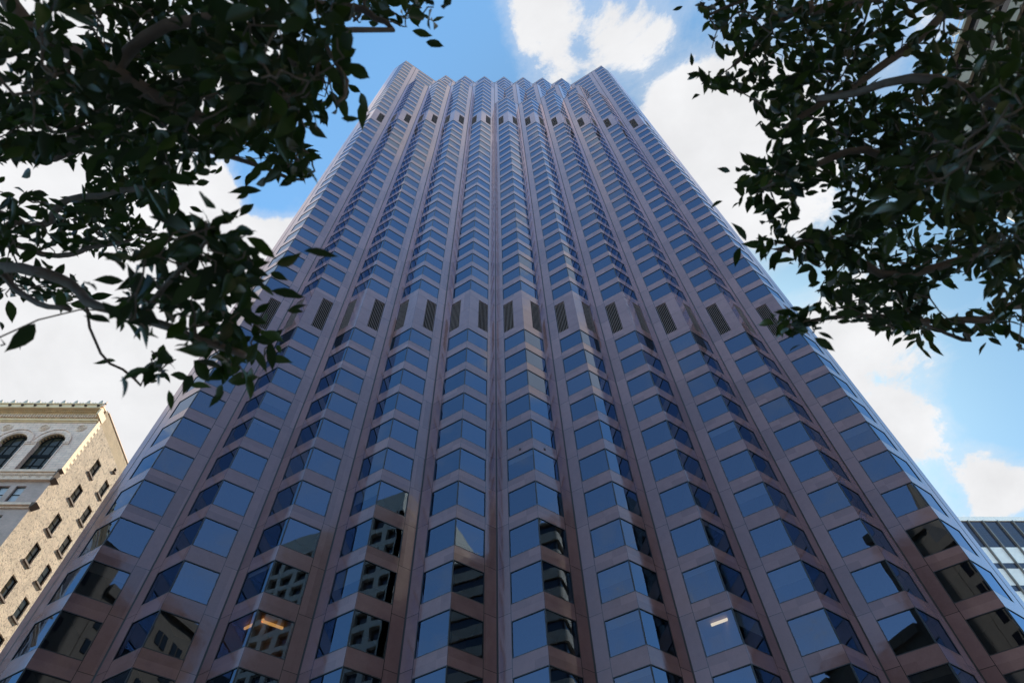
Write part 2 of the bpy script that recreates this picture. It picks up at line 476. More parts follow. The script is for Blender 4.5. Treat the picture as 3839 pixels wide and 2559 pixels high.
for dv, nrm in ((Vector((-.5, .3266, 0)).normalized(), NL), (Vector((.5, .3266, 0)).normalized(), NRt)):
    v0 = vx(5, 0)
    vb = MB(TO); vb.hexa([P(v0, dv, nrm, u, n, d_) for n in (-4.88, -4.84) for u, d_ in ((1.2, -.01), (1.36, -.01), (1.36, -.06), (1.2, -.06))])
    vb.build('spandrel_vent', M['frame'], tower)
wall.build('facade_wall', M['granite'], tower)
joint.build('expansion_joints', M['joint'], tower)
roof.build('main_roof', M['roof'], tower)

def proj(p):
    v = Vector(p) - CAM; z = v.dot(FW)
    return (1919.5 + FPX * v.dot(RT) / z, 1279.5 - FPX * v.dot(UP) / z, z)
def area(w):
    Wp, dv, nrm, lo, hi, r, s = w
    if (CAM - Wp).dot(nrm) <= 0: return 0
    ps = [P(Wp, dv, nrm, u, n) for u, n in ((0, lo), (WW, lo), (WW, hi), (0, hi))]
    q = [proj(p) for p in ps]
    if any(a[2] <= 0 for a in q): return 0
    q = [(min(max(a[0], 0), 3839), min(max(a[1], 0), 2559)) for a in q]
    return abs(sum(q[i][0] * q[(i + 1) % 4][1] - q[(i + 1) % 4][0] * q[i][1] for i in range(4))) / 2
ar = sorted(range(len(wins)), key=lambda i: -area(wins[i]))
def frame_into(mb, w, mi=0):
    Wp, dv, nrm, lo, hi, r, s = w
    t_ = .05; dpt = .065 / FH
    def bar(u0, u1, n0, n1):
        c = [P(Wp, dv, nrm, u0, n0, .10), P(Wp, dv, nrm, u1, n0, .10), P(Wp, dv, nrm, u1, n0, .0), P(Wp, dv, nrm, u0, n0, .0),
             P(Wp, dv, nrm, u0, n1, .10), P(Wp, dv, nrm, u1, n1, .10), P(Wp, dv, nrm, u1, n1, .0), P(Wp, dv, nrm, u0, n1, .0)]
        mb.hexa(c, mi)
    bar(.0, WW, lo, lo + dpt); bar(.0, WW, hi - dpt, hi)
    bar(.0, t_, lo + dpt, hi - dpt); bar(WW - t_, WW, lo + dpt, hi - dpt)
def pane_into(mb, w, mi=0):
    Wp, dv, nrm, lo, hi, r, s = w
    pts = [P(Wp, dv, nrm, u, n, .05) for u, n in ((.01, lo), (WW, lo), (WW, hi), (.01, hi))]
    if dv.cross(Vector((0, 0, 1))).dot(nrm) < 0: pts.reverse()
    mb.quad(pts, mi, None, r)
LIT = {}    # (arris k, face sign, storey): lamp
for k, sg, n, lamp, rot in ((2, -1, -9, 'lamp_w', 0), (2, 1, -9, 'lamp_w', 0), (7, -1, -9, 'lamp_c', 0)):
    LIT[(k, sg, n)] = lamp
def win_key(w):
    Wp, dv, nrm, lo, hi, r, s = w
    return (round(Wp.x / D + X0, 2), 1 if nrm.x > 0 else -1, round(hi))
rest = MB(TO)
for j, i in enumerate(ar):
    w = wins[i]
    lit = LIT.get(win_key(w)) if abs(w[0].y - Y0) < .1 else None
    if j < 100 or lit:
        f = MB(TO); frame_into(f, w); fo = f.build('window', M['frame'], tower)
        p = MB(TO); pane_into(p, w); p.build('pane', M['lit_glass'] if lit else M['clear'], fo)
        if lit: fo['label'] = 'window with a lit ceiling lamp behind the glass'
        Wp, dv, nrm, lo, hi, r, s = w
        rb = MB(TO)
        dd = 2.6
        c = [P(Wp, dv, nrm, u, n, d_) for n in (lo - .1, hi + .05) for u, d_ in ((.12, .14), (WW - .01, .14), (WW + .3, dd), (1.74, dd))]
        rb.quad([c[q] for q in (4, 5, 6, 7)], 0)
        for a in ((0, 3, 2, 1), (1, 2, 6, 5), (2, 3, 7, 6), (3, 0, 4, 7)): rb.quad([c[q] for q in a], 0 if lit else 1)
        rb.build('office_room', [M['room'], M['wallroom']], fo)
        if lit:
            lm = MB(TO)
            u0, u1 = (.7, 1.9) if lit == 'lamp_c' else (.5, 2.2)
            c = [P(Wp, dv, nrm, u, n, d_) for n in (hi - .02, hi + .02) for u, d_ in ((u0, 1.0), (u1, 1.0), (u1, 1.12), (u0, 1.12))]
            lm.hexa(c); lm.build('ceiling_lamp', M[lit], fo)
        elif r > .80:
            bl = MB(TO); drop = hi - (hi - lo) * (r - .74) * 2.2
            bl.quad([P(Wp, dv, nrm, u, n, .2) for u, n in ((.16, drop), (WW - .04, drop), (WW - .04, hi), (.16, hi))])
            bl.build('blind', M['blind'], fo)
    else:
        frame_into(rest, w, 0); pane_into(rest, w, 1)
tag(rest.build('window', [M['frame'], M['glass']], tower), kind='stuff')
for (Wp, dv, nrm, u0, u1, m0, m1) in louvs:
    if (CAM - Wp).dot(nrm) <= 0 and False: continue
    lb = MB(TO)
    pts = [P(Wp, dv, nrm, u, n, .28) for u, n in ((u0, m0), (u1, m0), (u1, m1), (u0, m1))]
    lb.quad(pts, 1)
    nf = 7
    for a in range(nf):
        uc = u0 + (u1 - u0) * (a + .5) / nf
        hw = .021
        c = [P(Wp, dv, nrm, u, n, d_) for n in (m0, m1) for u, d_ in ((uc - hw, .062), (uc + hw, .062), (uc + hw, .03), (uc - hw, .03))]
        lb.hexa(c, 0)
    lb.build('louver', [M['fin'], M['black']], tower)

# ------------------------------------------------------------------ brick building on the left
M['terracotta'] = None
m, t, b = mat('pale_terracotta_blocks')
co = N(t, 'ShaderNodeTexCoord').outputs['Object']
sx = N(t, 'ShaderNodeSeparateXYZ'); L(t, co, sx.inputs[0])
cbn = N(t, 'ShaderNodeCombineXYZ'); L(t, sx.outputs[0], cbn.inputs[0]); L(t, sx.outputs[2], cbn.inputs[1])
br = N(t, 'ShaderNodeTexBrick'); L(t, cbn.outputs[0], br.inputs['Vector'])
br.inputs['Color1'].default_value = (.90, .64, .48, 1); br.inputs['Color2'].default_value = (.82, .56, .42, 1); br.inputs['Mortar'].default_value = (.26, .20, .17, 1)
br.inputs['Scale'].default_value = 1; br.inputs['Mortar Size'].default_value = .009; br.inputs['Brick Width'].default_value = .75; br.inputs['Row Height'].default_value = .33
f = smap(t, noise(t, co, 1.2, 5, .6), .3, .7, .86, 1.12, 'LINEAR'); c = vm(t, 'SCALE', br.outputs[0]); L(t, f, c.node.inputs[3]); L(t, c, b.inputs['Base Color'])
b.inputs['Roughness'].default_value = .7; M['terracotta'] = m
def brickmat(name, c1, c2, mo, axis, w=.22, h=.075, ms=.012, bump=.012, ns=(1, 1, 1), rough=.85, speck=0.0, dark=(.1, .07, .05)):
    m, t, b = mat(name)
    co = N(t, 'ShaderNodeTexCoord').outputs['Object']
    sx = N(t, 'ShaderNodeSeparateXYZ'); L(t, co, sx.inputs[0])
    cbn = N(t, 'ShaderNodeCombineXYZ'); L(t, sx.outputs[axis], cbn.inputs[0]); L(t, sx.outputs[2], cbn.inputs[1])
    br = N(t, 'ShaderNodeTexBrick'); L(t, cbn.outputs[0], br.inputs['Vector'])
    br.inputs['Color1'].default_value = (*c1, 1); br.inputs['Color2'].default_value = (*c2, 1); br.inputs['Mortar'].default_value = (*mo, 1)
    br.inputs['Scale'].default_value = 1; br.inputs['Mortar Size'].default_value = ms; br.inputs['Brick Width'].default_value = w; br.inputs['Row Height'].default_value = h
    n1 = noise(t, co, 3.6, 6, .85)
    f = smap(t, noise(t, co, .8, 5, .6), .3, .7, .82, 1.15, 'LINEAR'); c = vm(t, 'SCALE', br.outputs[0]); L(t, f, c.node.inputs[3])
    col = c
    if speck: col = mixc(t, smap(t, n1, .50, .62, 0, speck), c, dark)
    L(t, col, b.inputs['Base Color']); b.inputs['Roughness'].default_value = rough
    bp = N(t, 'ShaderNodeBump'); bp.inputs['Distance'].default_value = bump
    hgt = mth(t, 'ADD', mth(t, 'MULTIPLY', br.outputs[1], -1.0), mth(t, 'MULTIPLY', noise(t, co, 6.5, 3, .8), 2.2))
    L(t, hgt, bp.inputs['Height']); L(t, bp.outputs[0], b.inputs['Normal'])
    return m
M['sidebrick'] = brickmat('rough_common_brick', (.86, .71, .52), (.76, .61, .44), (.82, .69, .53), 1, bump=.05, speck=.75, dark=(.20, .13, .085))
M['facebrick'] = brickmat('brown_face_brick', (.64, .44, .36), (.54, .38, .31), (.48, .38, .32), 0, bump=.006)
M['paintbrick'] = brickmat('cream_painted_brick', (.68, .54, .34), (.64, .50, .32), (.55, .43, .28), 1, bump=.03)
M['trim'] = simple('cream_terracotta_trim', (.84, .60, .34), .65, .14, 1.3, .006)
M['trimgrey'] = simple('grey_terracotta_trim', (.82, .58, .41), .7, .2, 3, .008)
M['copper'] = simple('weathered_cresting', (.52, .44, .35), .7, .25, 4)
M['sill'] = simple('stone_sill', (.16, .115, .085), .8, .15)
M['blackframe'] = simple('black_window_frame', (.02, .022, .024), .4)
M['blackframe'].node_tree.nodes['Principled BSDF'].inputs['Specular IOR Level'].default_value = 0
M['cityglass'] = glass_mat('old_window_glass', (.045, .042, .030), 1.3, (1, 1, 1), .01, blinds=False)
M['blindglass'] = glass_mat('blind_window_glass', (.42, .43, .43), 1.5, (1, 1, 1), .01, blinds=False)
LX, LY = -41.28, 46.0
LO = Vector((-51.5, LY, 0))
lb = empty('brick_building', LO, 'ornate brown brick building with arched top windows, left of the tower', 'building')
wx0 = -62.0
AC = [LX - 3.14 - 3.79 * i for i in range(5)]          # arch centres
AR = 1.26
zs, zsp = 50.2, 54.4
w = MB(LO)
# upper terracotta storey with arched openings (0) and brick wall below (1)
def fq(x0, x1, z0, z1, mi, y=LY): w.quad([(x0, y, z0), (x1, y, z0), (x1, y, z1), (x0, y, z1)], mi)
edges = [LX] + [c for a in AC for c in (a + AR, a - AR)] + [wx0]
for i in range(0, len(edges), 2):
    fq(edges[i + 1], edges[i], zs, zsp, 0)
ztop = 58.0
na = 16
fq(wx0, AC[-1] - AR, zsp, ztop, 0); fq(AC[0] + AR, LX, zsp, ztop, 0)
for i in range(len(AC) - 1): fq(AC[i + 1] + AR, AC[i] - AR, zsp, ztop, 0)
for a in AC:
    for q_ in range(na):
        t0, t1 = math.pi * q_ / na, math.pi * (q_ + 1) / na
        p0 = (a + AR * math.cos(t0), zsp + AR * math.sin(t0)); p1 = (a + AR * math.cos(t1), zsp + AR * math.sin(t1))
        w.quad([(p1[0], LY, p1[1]), (p0[0], LY, p0[1]), (p0[0], LY, ztop), (p1[0], LY, ztop)], 0)
        w.quad([(p0[0], LY, p0[1]), (p1[0], LY, p1[1]), (p1[0], LY + .55, p1[1]), (p0[0], LY + .55, p0[1])], 2)
    for s_ in (-1, 1):
        w.quad([(a + s_ * AR, LY, zs), (a + s_ * AR, LY, zsp), (a + s_ * AR, LY + .55, zsp), (a + s_ * AR, LY + .55, zs)], 0)
    w.quad([(a - AR, LY, zs), (a + AR, LY, zs), (a + AR, LY + .55, zs), (a - AR, LY + .55, zs)], 0)
fq(wx0, LX, 48.75, zs, 0)
rows = [48.18 - 3.62 * i for i in range(13)]
rect = []
for a in AC:
    for o_ in (-.76, .76): rect.append((a + o_ - .48 + .0, a + o_ + .48))
rect.sort()
zcur = 48.75
for rt in rows:
    if rt - 1.95 < 1: break
    fq(wx0, LX, rt, zcur, 1)
    xs = [wx0] + [c for p in rect for c in p] + [LX]
    for i in range(0, len(xs), 2): fq(xs[i], xs[i + 1], rt - 1.95, rt, 1)
    for x0, x1 in rect:
        z0, z1 = rt - 1.95, rt
        for pts in ([(x0, LY, z0), (x0, LY, z1), (x0, LY + .3, z1), (x0, LY + .3, z0)], [(x1, LY, z0), (x1, LY, z1), (x1, LY + .3, z1), (x1, LY + .3, z0)],
                    [(x0, LY, z1), (x1, LY, z1), (x1, LY + .3, z1), (x0, LY + .3, z1)], [(x0, LY, z0), (x1, LY, z0), (x1, LY + .3, z0), (x0, LY + .3, z0)]): w.quad(pts, 1)
    zcur = rt - 1.95
fq(wx0, LX, 0, zcur, 1)
w.build('front_wall', [M['terracotta'], M['facebrick'], M['trim']], lb)
# side wall with punched windows
YB = 80.0
sw = MB(LO)
cols = [(49.28, 50.36), (52.28, 53.32), (57.0, 58.05), (62, 63.05), (66, 67.05)]
stops = [55.62, 51.92, 48.0, 44.45, 40.85, 37.2, 33.6, 30.0, 26.4, 22.8, 19.2, 15.6, 12, 8.4]
def sq(y0, y1, z0, z1, mi): sw.quad([(LX, y0, z0), (LX, y1, z0), (LX, y1, z1), (LX, y0, z1)], mi)
zc = 57.82
for st in stops:
    sq(LY, YB, st, zc, 0)
    ys = [LY] + [c for p in cols for c in p] + [YB]
    for i in range(0, len(ys), 2): sq(ys[i], ys[i + 1], st - 2.0, st, 0)
    for y0, y1 in cols:
        z0, z1 = st - 2.0, st
        for pts in ([(LX, y0, z0), (LX, y0, z1), (LX - .22, y0, z1), (LX - .22, y0, z0)], [(LX, y1, z0), (LX, y1, z1), (LX - .22, y1, z1), (LX - .22, y1, z0)],
                    [(LX, y0, z1), (LX, y1, z1), (LX - .22, y1, z1), (LX - .22, y0, z1)], [(LX, y0, z0), (LX, y1, z0), (LX - .22, y1, z0), (LX - .22, y0, z0)]): sw.quad(pts, 0)
    zc = st - 2.0
sq(LY, YB, 0, zc, 0)
sw.quad([(LX, LY, 57.82), (LX, YB, 57.82), (LX, YB, 59.6), (LX, LY, 59.6)], 1)
sw.build('side_wall', [M['sidebrick'], M['paintbrick']], lb)
bk = MB(LO)
bk.quad([(wx0, LY, 0), (wx0, YB, 0), (wx0, YB, 59.6), (wx0, LY, 59.6)]); bk.quad([(wx0, YB, 0), (LX, YB, 0), (LX, YB, 59.6), (wx0, YB, 59.6)])
bk.build('rear_wall', M['facebrick'], lb)
rf = MB(LO); rf.box(wx0, LX - .3, LY + .3, YB, 58.8, 59.0); rf.build('roof', M['roof'], lb)
cp = MB(LO); cp.box(LX - .25, LX + .07, LY + .4, YB, 59.6, 59.72); cp.build('coping', M['trimgrey'], lb)
# quoins: long and short blocks returning round the corner
qn = MB(LO)
z = 50.2; i = 0
while z < 57.6:
    qn.box(LX - .02, LX + .022, LY - .02, LY + (.75 if i % 2 else .45), z, z + .32); z += .33; i += 1
qn.build('quoins', M['trim'], lb)
# string courses that end in square returns on the side wall
sc = MB(LO)
sc.box(wx0, LX - .001, LY - .28, LY - .001, 49.85, 50.15); sc.box(wx0, LX - .001, LY - .14, LY - .001, 49.62, 49.85)
sc.box(wx0, LX - .001, LY - .32, LY - .001, 48.75, 48.93); sc.box(wx0, LX - .001, LY - .08, LY - .001, 48.93, 49.62)
sc.box(wx0, LX - .001, LY - .36, LY - .001, 45.52, 45.78); sc.box(wx0, LX - .001, LY - .16, LY - .001, 45.3, 45.52)
x = wx0
while x < LX:
    sc.box(x, x + .1, LY - .2, LY - .14, 49.5, 49.6); sc.box(x, x + .06, LY - .22, LY - .16, 45.38, 45.5); x += .2
x = wx0 + .3
while x < LX - .4:
    sc.box(x, x + .08, LY - .12, LY - .08, 49.02, 49.4); sc.box(x - .14, x + .22, LY - .12, LY - .08, 49.3, 49.42); sc.box(x + .0, x + .3, LY - .12, LY - .08, 49.0, 49.07); x += .82
sc.build('string_courses', M['trimgrey'], lb)
for z0, z1, px_, py_ in ((49.85, 50.15, .34, .30), (49.0, 49.75, .22, .28), (48.6, 48.95, .40, .55), (45.25, 45.8, .45, .5)):
    e_ = MB(LO)                                          # course ends standing proud of the side wall, undersides tapering back
    e_.hexa([(LX + .001, LY - .3, z0), (LX + .05, LY - .3, z0), (LX + .05, LY + py_ * .6, z0), (LX + .001, LY + py_ * .6, z0),
             (LX + .001, LY - .36, z1), (LX + px_, LY - .36, z1), (LX + px_, LY + py_, z1), (LX + .001, LY + py_, z1)])
    e_.build('course_end', M['sill'], lb)
# archivolts, imposts, roundels
for a in AC:
    av = MB(LO)
    for r0, r1, yy in ((AR + .02, AR + .16, .05), (AR + .16, AR + .52, .09), (AR + .52, AR + .60, .17)):
        for q_ in range(24):
            t0, t1 = math.pi * q_ / 24, math.pi * (q_ + 1) / 24
            def pt(r_, t_, y_): return (a + r_ * math.cos(t_), LY - y_, zsp + r_ * math.sin(t_))
            av.quad([pt(r0, t1, yy), pt(r0, t0, yy), pt(r1, t0, yy), pt(r1, t1, yy)])
            av.quad([pt(r1, t0, yy), pt(r1, t1, yy), pt(r1, t1, 0), pt(r1, t0, 0)]); av.quad([pt(r0, t0, yy), pt(r0, t1, yy), pt(r0, t1, 0), pt(r0, t0, 0)])
    for s_ in (-1, 1):
        xa = a + s_ * (AR + .02); xb = a + s_ * (AR + .66)
        av.box(min(xa, xb), max(xa, xb), LY - .14, LY - .001, zsp - .16, zsp - .002); av.box(min(xa, xb) , max(xa, xb), LY - .08, LY - .001, zsp - .36, zsp - .16)
        xa = a + s_ * (AR + .0); xb = a + s_ * (AR + .12)
        av.box(min(xa, xb), max(xa, xb), LY - .06, LY - .001, zs, zsp - .36)
    av.build('arch_moulding', M['terracotta'], lb)
    rs = MB(LO)                                        # rosettes in the arch soffit
    for q_ in range(1, 12):
        t_ = math.pi * q_ / 12
        cx_, cz_ = a + (AR - .03) * math.cos(t_), zsp + (AR - .03) * math.sin(t_)
        rs.box(cx_ - .08, cx_ + .08, LY + .14, LY + .36, cz_ - .05, cz_ + .03)
    rs.build('soffit_rosettes', M['sill'], lb)
for i in range(5):
    a = LX - 1.24 - 3.79 * i
    rr = MB(LO)
    for r0, r1, yy in ((0, .36, .03), (.36, .44, .10), (.44, .54, .05)):
        for q_ in range(20):
            t0, t1 = 2 * math.pi * q_ / 20, 2 * math.pi * (q_ + 1) / 20
            def pt(r_, t_, y_): return (a + r_ * math.cos(t_), LY - y_, 56.6 + r_ * math.sin(t_))
            if r0 == 0: rr.quad([pt(0, 0, yy), pt(r1, t0, yy), pt(r1, t1, yy)])
            else:
                rr.quad([pt(r0, t1, yy), pt(r0, t0, yy), pt(r1, t0, yy), pt(r1, t1, yy)])
                rr.quad([pt(r1, t0, yy), pt(r1, t1, yy), pt(r1, t1, 0), pt(r1, t0, 0)]); rr.quad([pt(r0, t0, yy), pt(r0, t1, yy), pt(r0, t1, 0), pt(r0, t0, 0)])
    for q_ in range(8):
        t_ = 2 * math.pi * q_ / 8
        cx_, cz_ = a + .2 * math.cos(t_), 56.6 + .2 * math.sin(t_)
        rr.box(cx_ - .05, cx_ + .05, LY - .09, LY - .031, cz_ - .05, cz_ + .05)
    rr.box(a - .06, a + .06, LY - .1, LY - .031, 56.54, 56.66)
    rr.build('roundel', M['trimgrey'], lb)
# cornice
cn = MB(LO)
for y_, z0, z1, ex in ((.10, 57.45, 57.62, .05), (.22, 57.62, 57.8, .1), (.16, 57.8, 57.98, .08), (.34, 58.5, 58.6, .12), (.45, 58.6, 58.72, .16), (1.0, 58.8, 58.95, .0), (.96, 58.95, 59.35, .0), (1.06, 59.35, 59.5, .04)):
    cn.box(wx0, LX + ex - .12, LY - y_, LY - .002 if y_ < .9 else LY + .3, z0, z1)
cn.box(wx0, LX - .15, LY - .12, LY, 57.98, 58.8)
cn.box(LX - .12, LX + .08, LY - .9, LY + .5, 57.9, 58.78)
cn.build('cornice', M['trim'], lb)
dn = MB(LO)
x = wx0
while x < LX - .25:
    dn.box(x, x + .15, LY - .34, LY - .12, 58.02, 58.46); x += .28
dn.build('dentils', M['trimgrey'], lb)
eg = MB(LO); x = wx0
while x < LX - .25:
    eg.box(x, x + .11, LY - .62, LY - .45, 58.62, 58.74); x += .2
eg.build('egg_moulding', M['trim'], lb)
for i in range(16):
    x = LX - .45 - 1.32 * i
    lh = MB(LO)
    lh.tube([(x, LY - .94, 59.14), (x, LY - 1.08, 59.12), (x, LY - 1.2, 59.06)], [.13, .14, .06], 8)
    lh.tube([(x, LY - 1.06, 59.0), (x, LY - 1.1, 58.9)], [.07, .03], 6)
    lh.build('lion_head_spout', M['sill'], lb)
    an = MB(LO)
    def prof(cx, hw, hh, zb, yy):
        pts = [(cx - hw, zb), (cx - hw * .55, zb + hh * .25), (cx - hw * .45, zb + hh * .6), (cx, zb + hh), (cx + hw * .45, zb + hh * .6), (cx + hw * .55, zb + hh * .25), (cx + hw, zb)]
        an.quad([(a_, yy, b_) for a_, b_ in pts]); an.quad([(a_, yy + .18, b_) for a_, b_ in pts][::-1])
        for q_ in range(len(pts) - 1): an.quad([(pts[q_][0], yy, pts[q_][1]), (pts[q_ + 1][0], yy, pts[q_ + 1][1]), (pts[q_ + 1][0], yy + .18, pts[q_ + 1][1]), (pts[q_][0], yy + .18, pts[q_][1])][::-1])
    prof(x, .36, .58, 59.5, LY - 1.02); prof(x + .52, .14, .2, 59.5, LY - 1.02); prof(x - .52, .14, .2, 59.5, LY - 1.02)
    an.build('cresting_leaf', M['copper'], lb)
ca = MB(LO)
for q_ in range(7):
    ca.box(LX - .1 + .02 * q_, LX + .12 - .01 * q_, LY - 1.05 + .03 * q_, LY - .8, 59.0 + .16 * q_, 59.14 + .16 * q_)
ca.build('corner_ornament', M['trimgrey'], lb)
# windows of the building
for a in AC:
    f = MB(LO); y = LY + .42
    f.box(a - AR, a + AR, y, y + .1, 52.5, 52.95)
    for xx in (a - AR + .05, a - .42, a + .42, a + AR - .05):
        f.box(xx - .05, xx + .05, y, y + .08, zs, 52.5)
        zt = zsp + math.sqrt(max(0, AR ** 2 - (xx - a) ** 2)) - .02
        if abs(xx - a) < 1: f.box(xx - .05, xx + .05, y, y + .08, 52.95, zt)
    f.box(a - AR, a + AR, y, y + .08, zs, zs + .1); f.box(a - AR, a + AR, y + .01, y + .07, 51.3, 51.4); f.box(a - AR, a + AR, y + .01, y + .07, 54.2, 54.3)
    for q_ in range(16):
        t0, t1 = math.pi * q_ / 16, math.pi * (q_ + 1) / 16
        def pt(r_, t_, y_): return (a + r_ * math.cos(t_), y_, zsp + r_ * math.sin(t_))
        f.quad([pt(AR - .14, t1, y), pt(AR - .14, t0, y), pt(AR, t0, y), pt(AR, t1, y)])
    fo = f.build('window', M['blackframe'], lb); fo['label'] = 'arched window with black frame'
    p = MB(LO)
    p.quad([(a - AR, y + .05, zs), (a + AR, y + .05, zs), (a + AR, y + .05, zsp)] + [(a + AR * math.cos(math.pi * q_ / 12), y + .05, zsp + AR * math.sin(math.pi * q_ / 12)) for q_ in range(1, 12)] + [(a - AR, y + .05, zsp)], 0, None, random.random())
    p.build('pane', M['cityglass'], fo)
def sash(x0, x1, z0, z1, y, gm, nx=None):
    f = MB(LO)
    if nx is None:
        f.box(x0, x1, y, y + .06, z0, z0 + .07); f.box(x0, x1, y, y + .06, z1 - .07, z1); f.box(x0, x0 + .06, y, y + .06, z0, z1); f.box(x1 - .06, x1, y, y + .06, z0, z1)
        f.box(x0, x1, y, y + .05, (z0 + z1) / 2 - .04, (z0 + z1) / 2 + .04)
        fo = f.build('window', M['blackframe'], lb)
        p = MB(LO); p.quad([(x0, y + .04, z0), (x1, y + .04, z0), (x1, y + .04, z1), (x0, y + .04, z1)], 0, None, random.random()); p.build('pane', M[gm], fo)
    else:
        f.box(LX - .2, LX - .14, x0, x1, z0, z0 + .08); f.box(LX - .2, LX - .14, x0, x1, z1 - .08, z1); f.box(LX - .2, LX - .14, x0, x0 + .07, z0, z1); f.box(LX - .2, LX - .14, x1 - .07, x1, z0, z1)
        f.box(LX - .2, LX - .14, x0, x1, (z0 + z1) / 2 - .04, (z0 + z1) / 2 + .04)
        fo = f.build('window', M['blackframe'], lb)
        p = MB(LO); p.quad([(LX - .17, x0, z0), (LX - .17, x1, z0), (LX - .17, x1, z1), (LX - .17, x0, z1)], 0, None, random.random()); p.build('pane', M[gm], fo)
        s_ = MB(LO); s_.box(LX - .1, LX + .16, x0 - .08, x1 + .08, z0 - .16, z0 - .002); s_.build('sill', M['sill'], fo)
for rt in rows[:3]:
    for x0, x1 in rect[-6:]: sash(x0, x1, rt - 1.95, rt, LY + .2, 'blindglass')
ot = MB(LO)
for rt in rows[3:]:
    if rt - 1.95 < 1: break
    for x0, x1 in rect: ot.quad([(x0, LY + .25, rt - 1.95), (x1, LY + .25, rt - 1.95), (x1, LY + .25, rt), (x0, LY + .25, rt)])
for rt in rows[:3]:
    for x0, x1 in rect[:-6]: ot.quad([(x0, LY + .25, rt - 1.95), (x1, LY + .25, rt - 1.95), (x1, LY + .25, rt), (x0, LY + .25, rt)])
ot.build('lower_panes', M['cityglass'], lb)
for st in stops:
    for ci, (y0, y1) in enumerate(cols[:3]): sash(y0, y1, st - 2.0, st, 0, 'cityglass', 1)
bb = MB(LO)
for st in stops:
    for (y0, y1) in cols[3:]: bb.quad([(LX - .2, y0, st - 2), (LX - .2, y1, st - 2), (LX - .2, y1, st), (LX - .2, y0, st)])
bb.build('rear_panes', M['cityglass'], lb)
vt = MB(LO); vt.box(LX - .02, LX + .02, 52.35, 52.75, 56.95, 57.5, 1); vt.box(LX, LX + .22, 52.3, 52.8, 56.85, 56.93, 0); vt.build('wall_vent', [M['sill'], M['black']], lb)

# ------------------------------------------------------------------ modern slab on the right
RY = 110.0
RO_ = Vector((122, RY, 0))
M['precast'] = simple('pale_precast_panel', (.80, .79, .74), .7, .12, .5, .004)
M['precast2'] = simple('fascia_panel', (.88, .84, .76), .7, .06)
M['alu'] = simple('bronze_mullion', (.17, .16, .14), .45, .1)
M['blueglass'] = glass_mat('grey_blue_glass', (.030, .036, .055), 1.5, (.9, .95, 1), .006)
rb_ = empty('modern_office_block', RO_, 'pale grey banded office block with dark slanting mullions at the lower right edge', 'building')
w = MB(RO_)
rx0, rx1 = 93.2, 153.0
w.box(rx0, rx1, RY, RY + 30, 0, 95.72, 0)
w.box(rx0, rx1, RY + .12, RY + 30, 95.72, 102.9, 2)
w.box(rx0, rx1, RY - .3, RY + 30, 102.9, 104.05, 1)
w.build('wall', [M['precast'], M['precast2'], M['black']], rb_)
ml = MB(RO_); x = 106.75 - 3.4 * 4
while x < rx1:
    ml.box(x - .13, x + .13, RY - .5, RY - .002, 0, 102.9); x += 3.4
ml.build('mullions', M['alu'], rb_)
x = 106.75 - 3.4 * 4; i = 0
while x < rx1 - 3.3:
    for (z0, z1, nr) in ((95.75, 102.88, 4), (90.2, 91.6, 1), (84.7, 86.1, 1), (79.2, 80.6, 1)):
        p = MB(RO_)
        for a in range(nr):
            for b_ in range(2):
                xa = x + .14 + b_ * 1.57; za = z0 + (z1 - z0) * a / nr
                p.quad([(xa, RY - .03, za), (xa + 1.54, RY - .03, za), (xa + 1.54, RY - .03, za + (z1 - z0) / nr - .03), (xa, RY - .03, za + (z1 - z0) / nr - .03)], 0, None, random.random())
        p.quad([(x, RY - .012, z0), (x + 3.4, RY - .012, z0), (x + 3.4, RY - .012, z1), (x, RY - .012, z1)], 1)
        p.build('window', [M['blueglass'], M['alu']], rb_)
    x += 3.4
rl = MB(RO_)
for a in range(4): rl.tube([(109.3 + 1.6 * a, RY + .2, 104.05), (109.3 + 1.6 * a, RY + .2, 104.55)], [.03, .03], 5)
rl.tube([(109.2, RY + .2, 104.5), (114.2, RY + .2, 104.5)], [.03, .03], 5)
rl.build('roof_railing', M['alu'], rb_)

# ------------------------------------------------------------------ blocks across the street: seen between leaves and mirrored in the glass
M['tan'] = simple('tan_precast', (.42, .36, .27), .75, .1, .4)
M['darkrib'] = glass_mat('dark_ribbon_glass', (.01, .011, .014), 1.6, (1, 1, 1), .01, blinds=False)
BO = Vector((66, 6, 0))
tb = empty('tan_banded_building', BO, 'tan building with ribbon windows and a rounded corner, glimpsed through the right tree', 'building')
w = MB(BO); gb = MB(BO)
def plan(x0, x1, y0, y1, rr, off=0):
    pts = [(x1 + off, y0 - off), (x1 + off, y1 + off)]
    for q_ in range(9):
        a = math.pi / 2 + math.pi / 2 * q_ / 8
        pts.append((x0 + rr + (rr + off) * math.cos(a), y1 - rr + (rr + off) * math.sin(a)))
    pts.append((x0 - off, y0 - off))
    return pts
def ringw(mb, pl, z0, z1, mi=0):
    for i in range(len(pl)):
        a, b_ = pl[i], pl[(i + 1) % len(pl)]
        mb.quad([(a[0], a[1], z0), (b_[0], b_[1], z0), (b_[0], b_[1], z1), (a[0], a[1], z1)][::-1], mi)
    mb.quad([(p[0], p[1], z1) for p in pl], mi); mb.quad([(p[0], p[1], z0) for p in pl][::-1], mi)
HB = 84.0
z = 0; 
while z < HB - 3.9:
    ringw(w, plan(54, 82, 3, 25, .8), z, z + 1.9); ringw(gb, plan(54, 82, 3, 25, .8, -.35), z + 1.9, z + 3.8); z += 3.8
ringw(w, plan(54, 82, 3, 25, .8, .25), z, HB)
w.build('wall', M['tan'], tb); gb.build('ribbon_windows', M['darkrib'], tb)
fl_ = MB(BO)
pl = plan(54, 82, 3, 25, .8, .1)
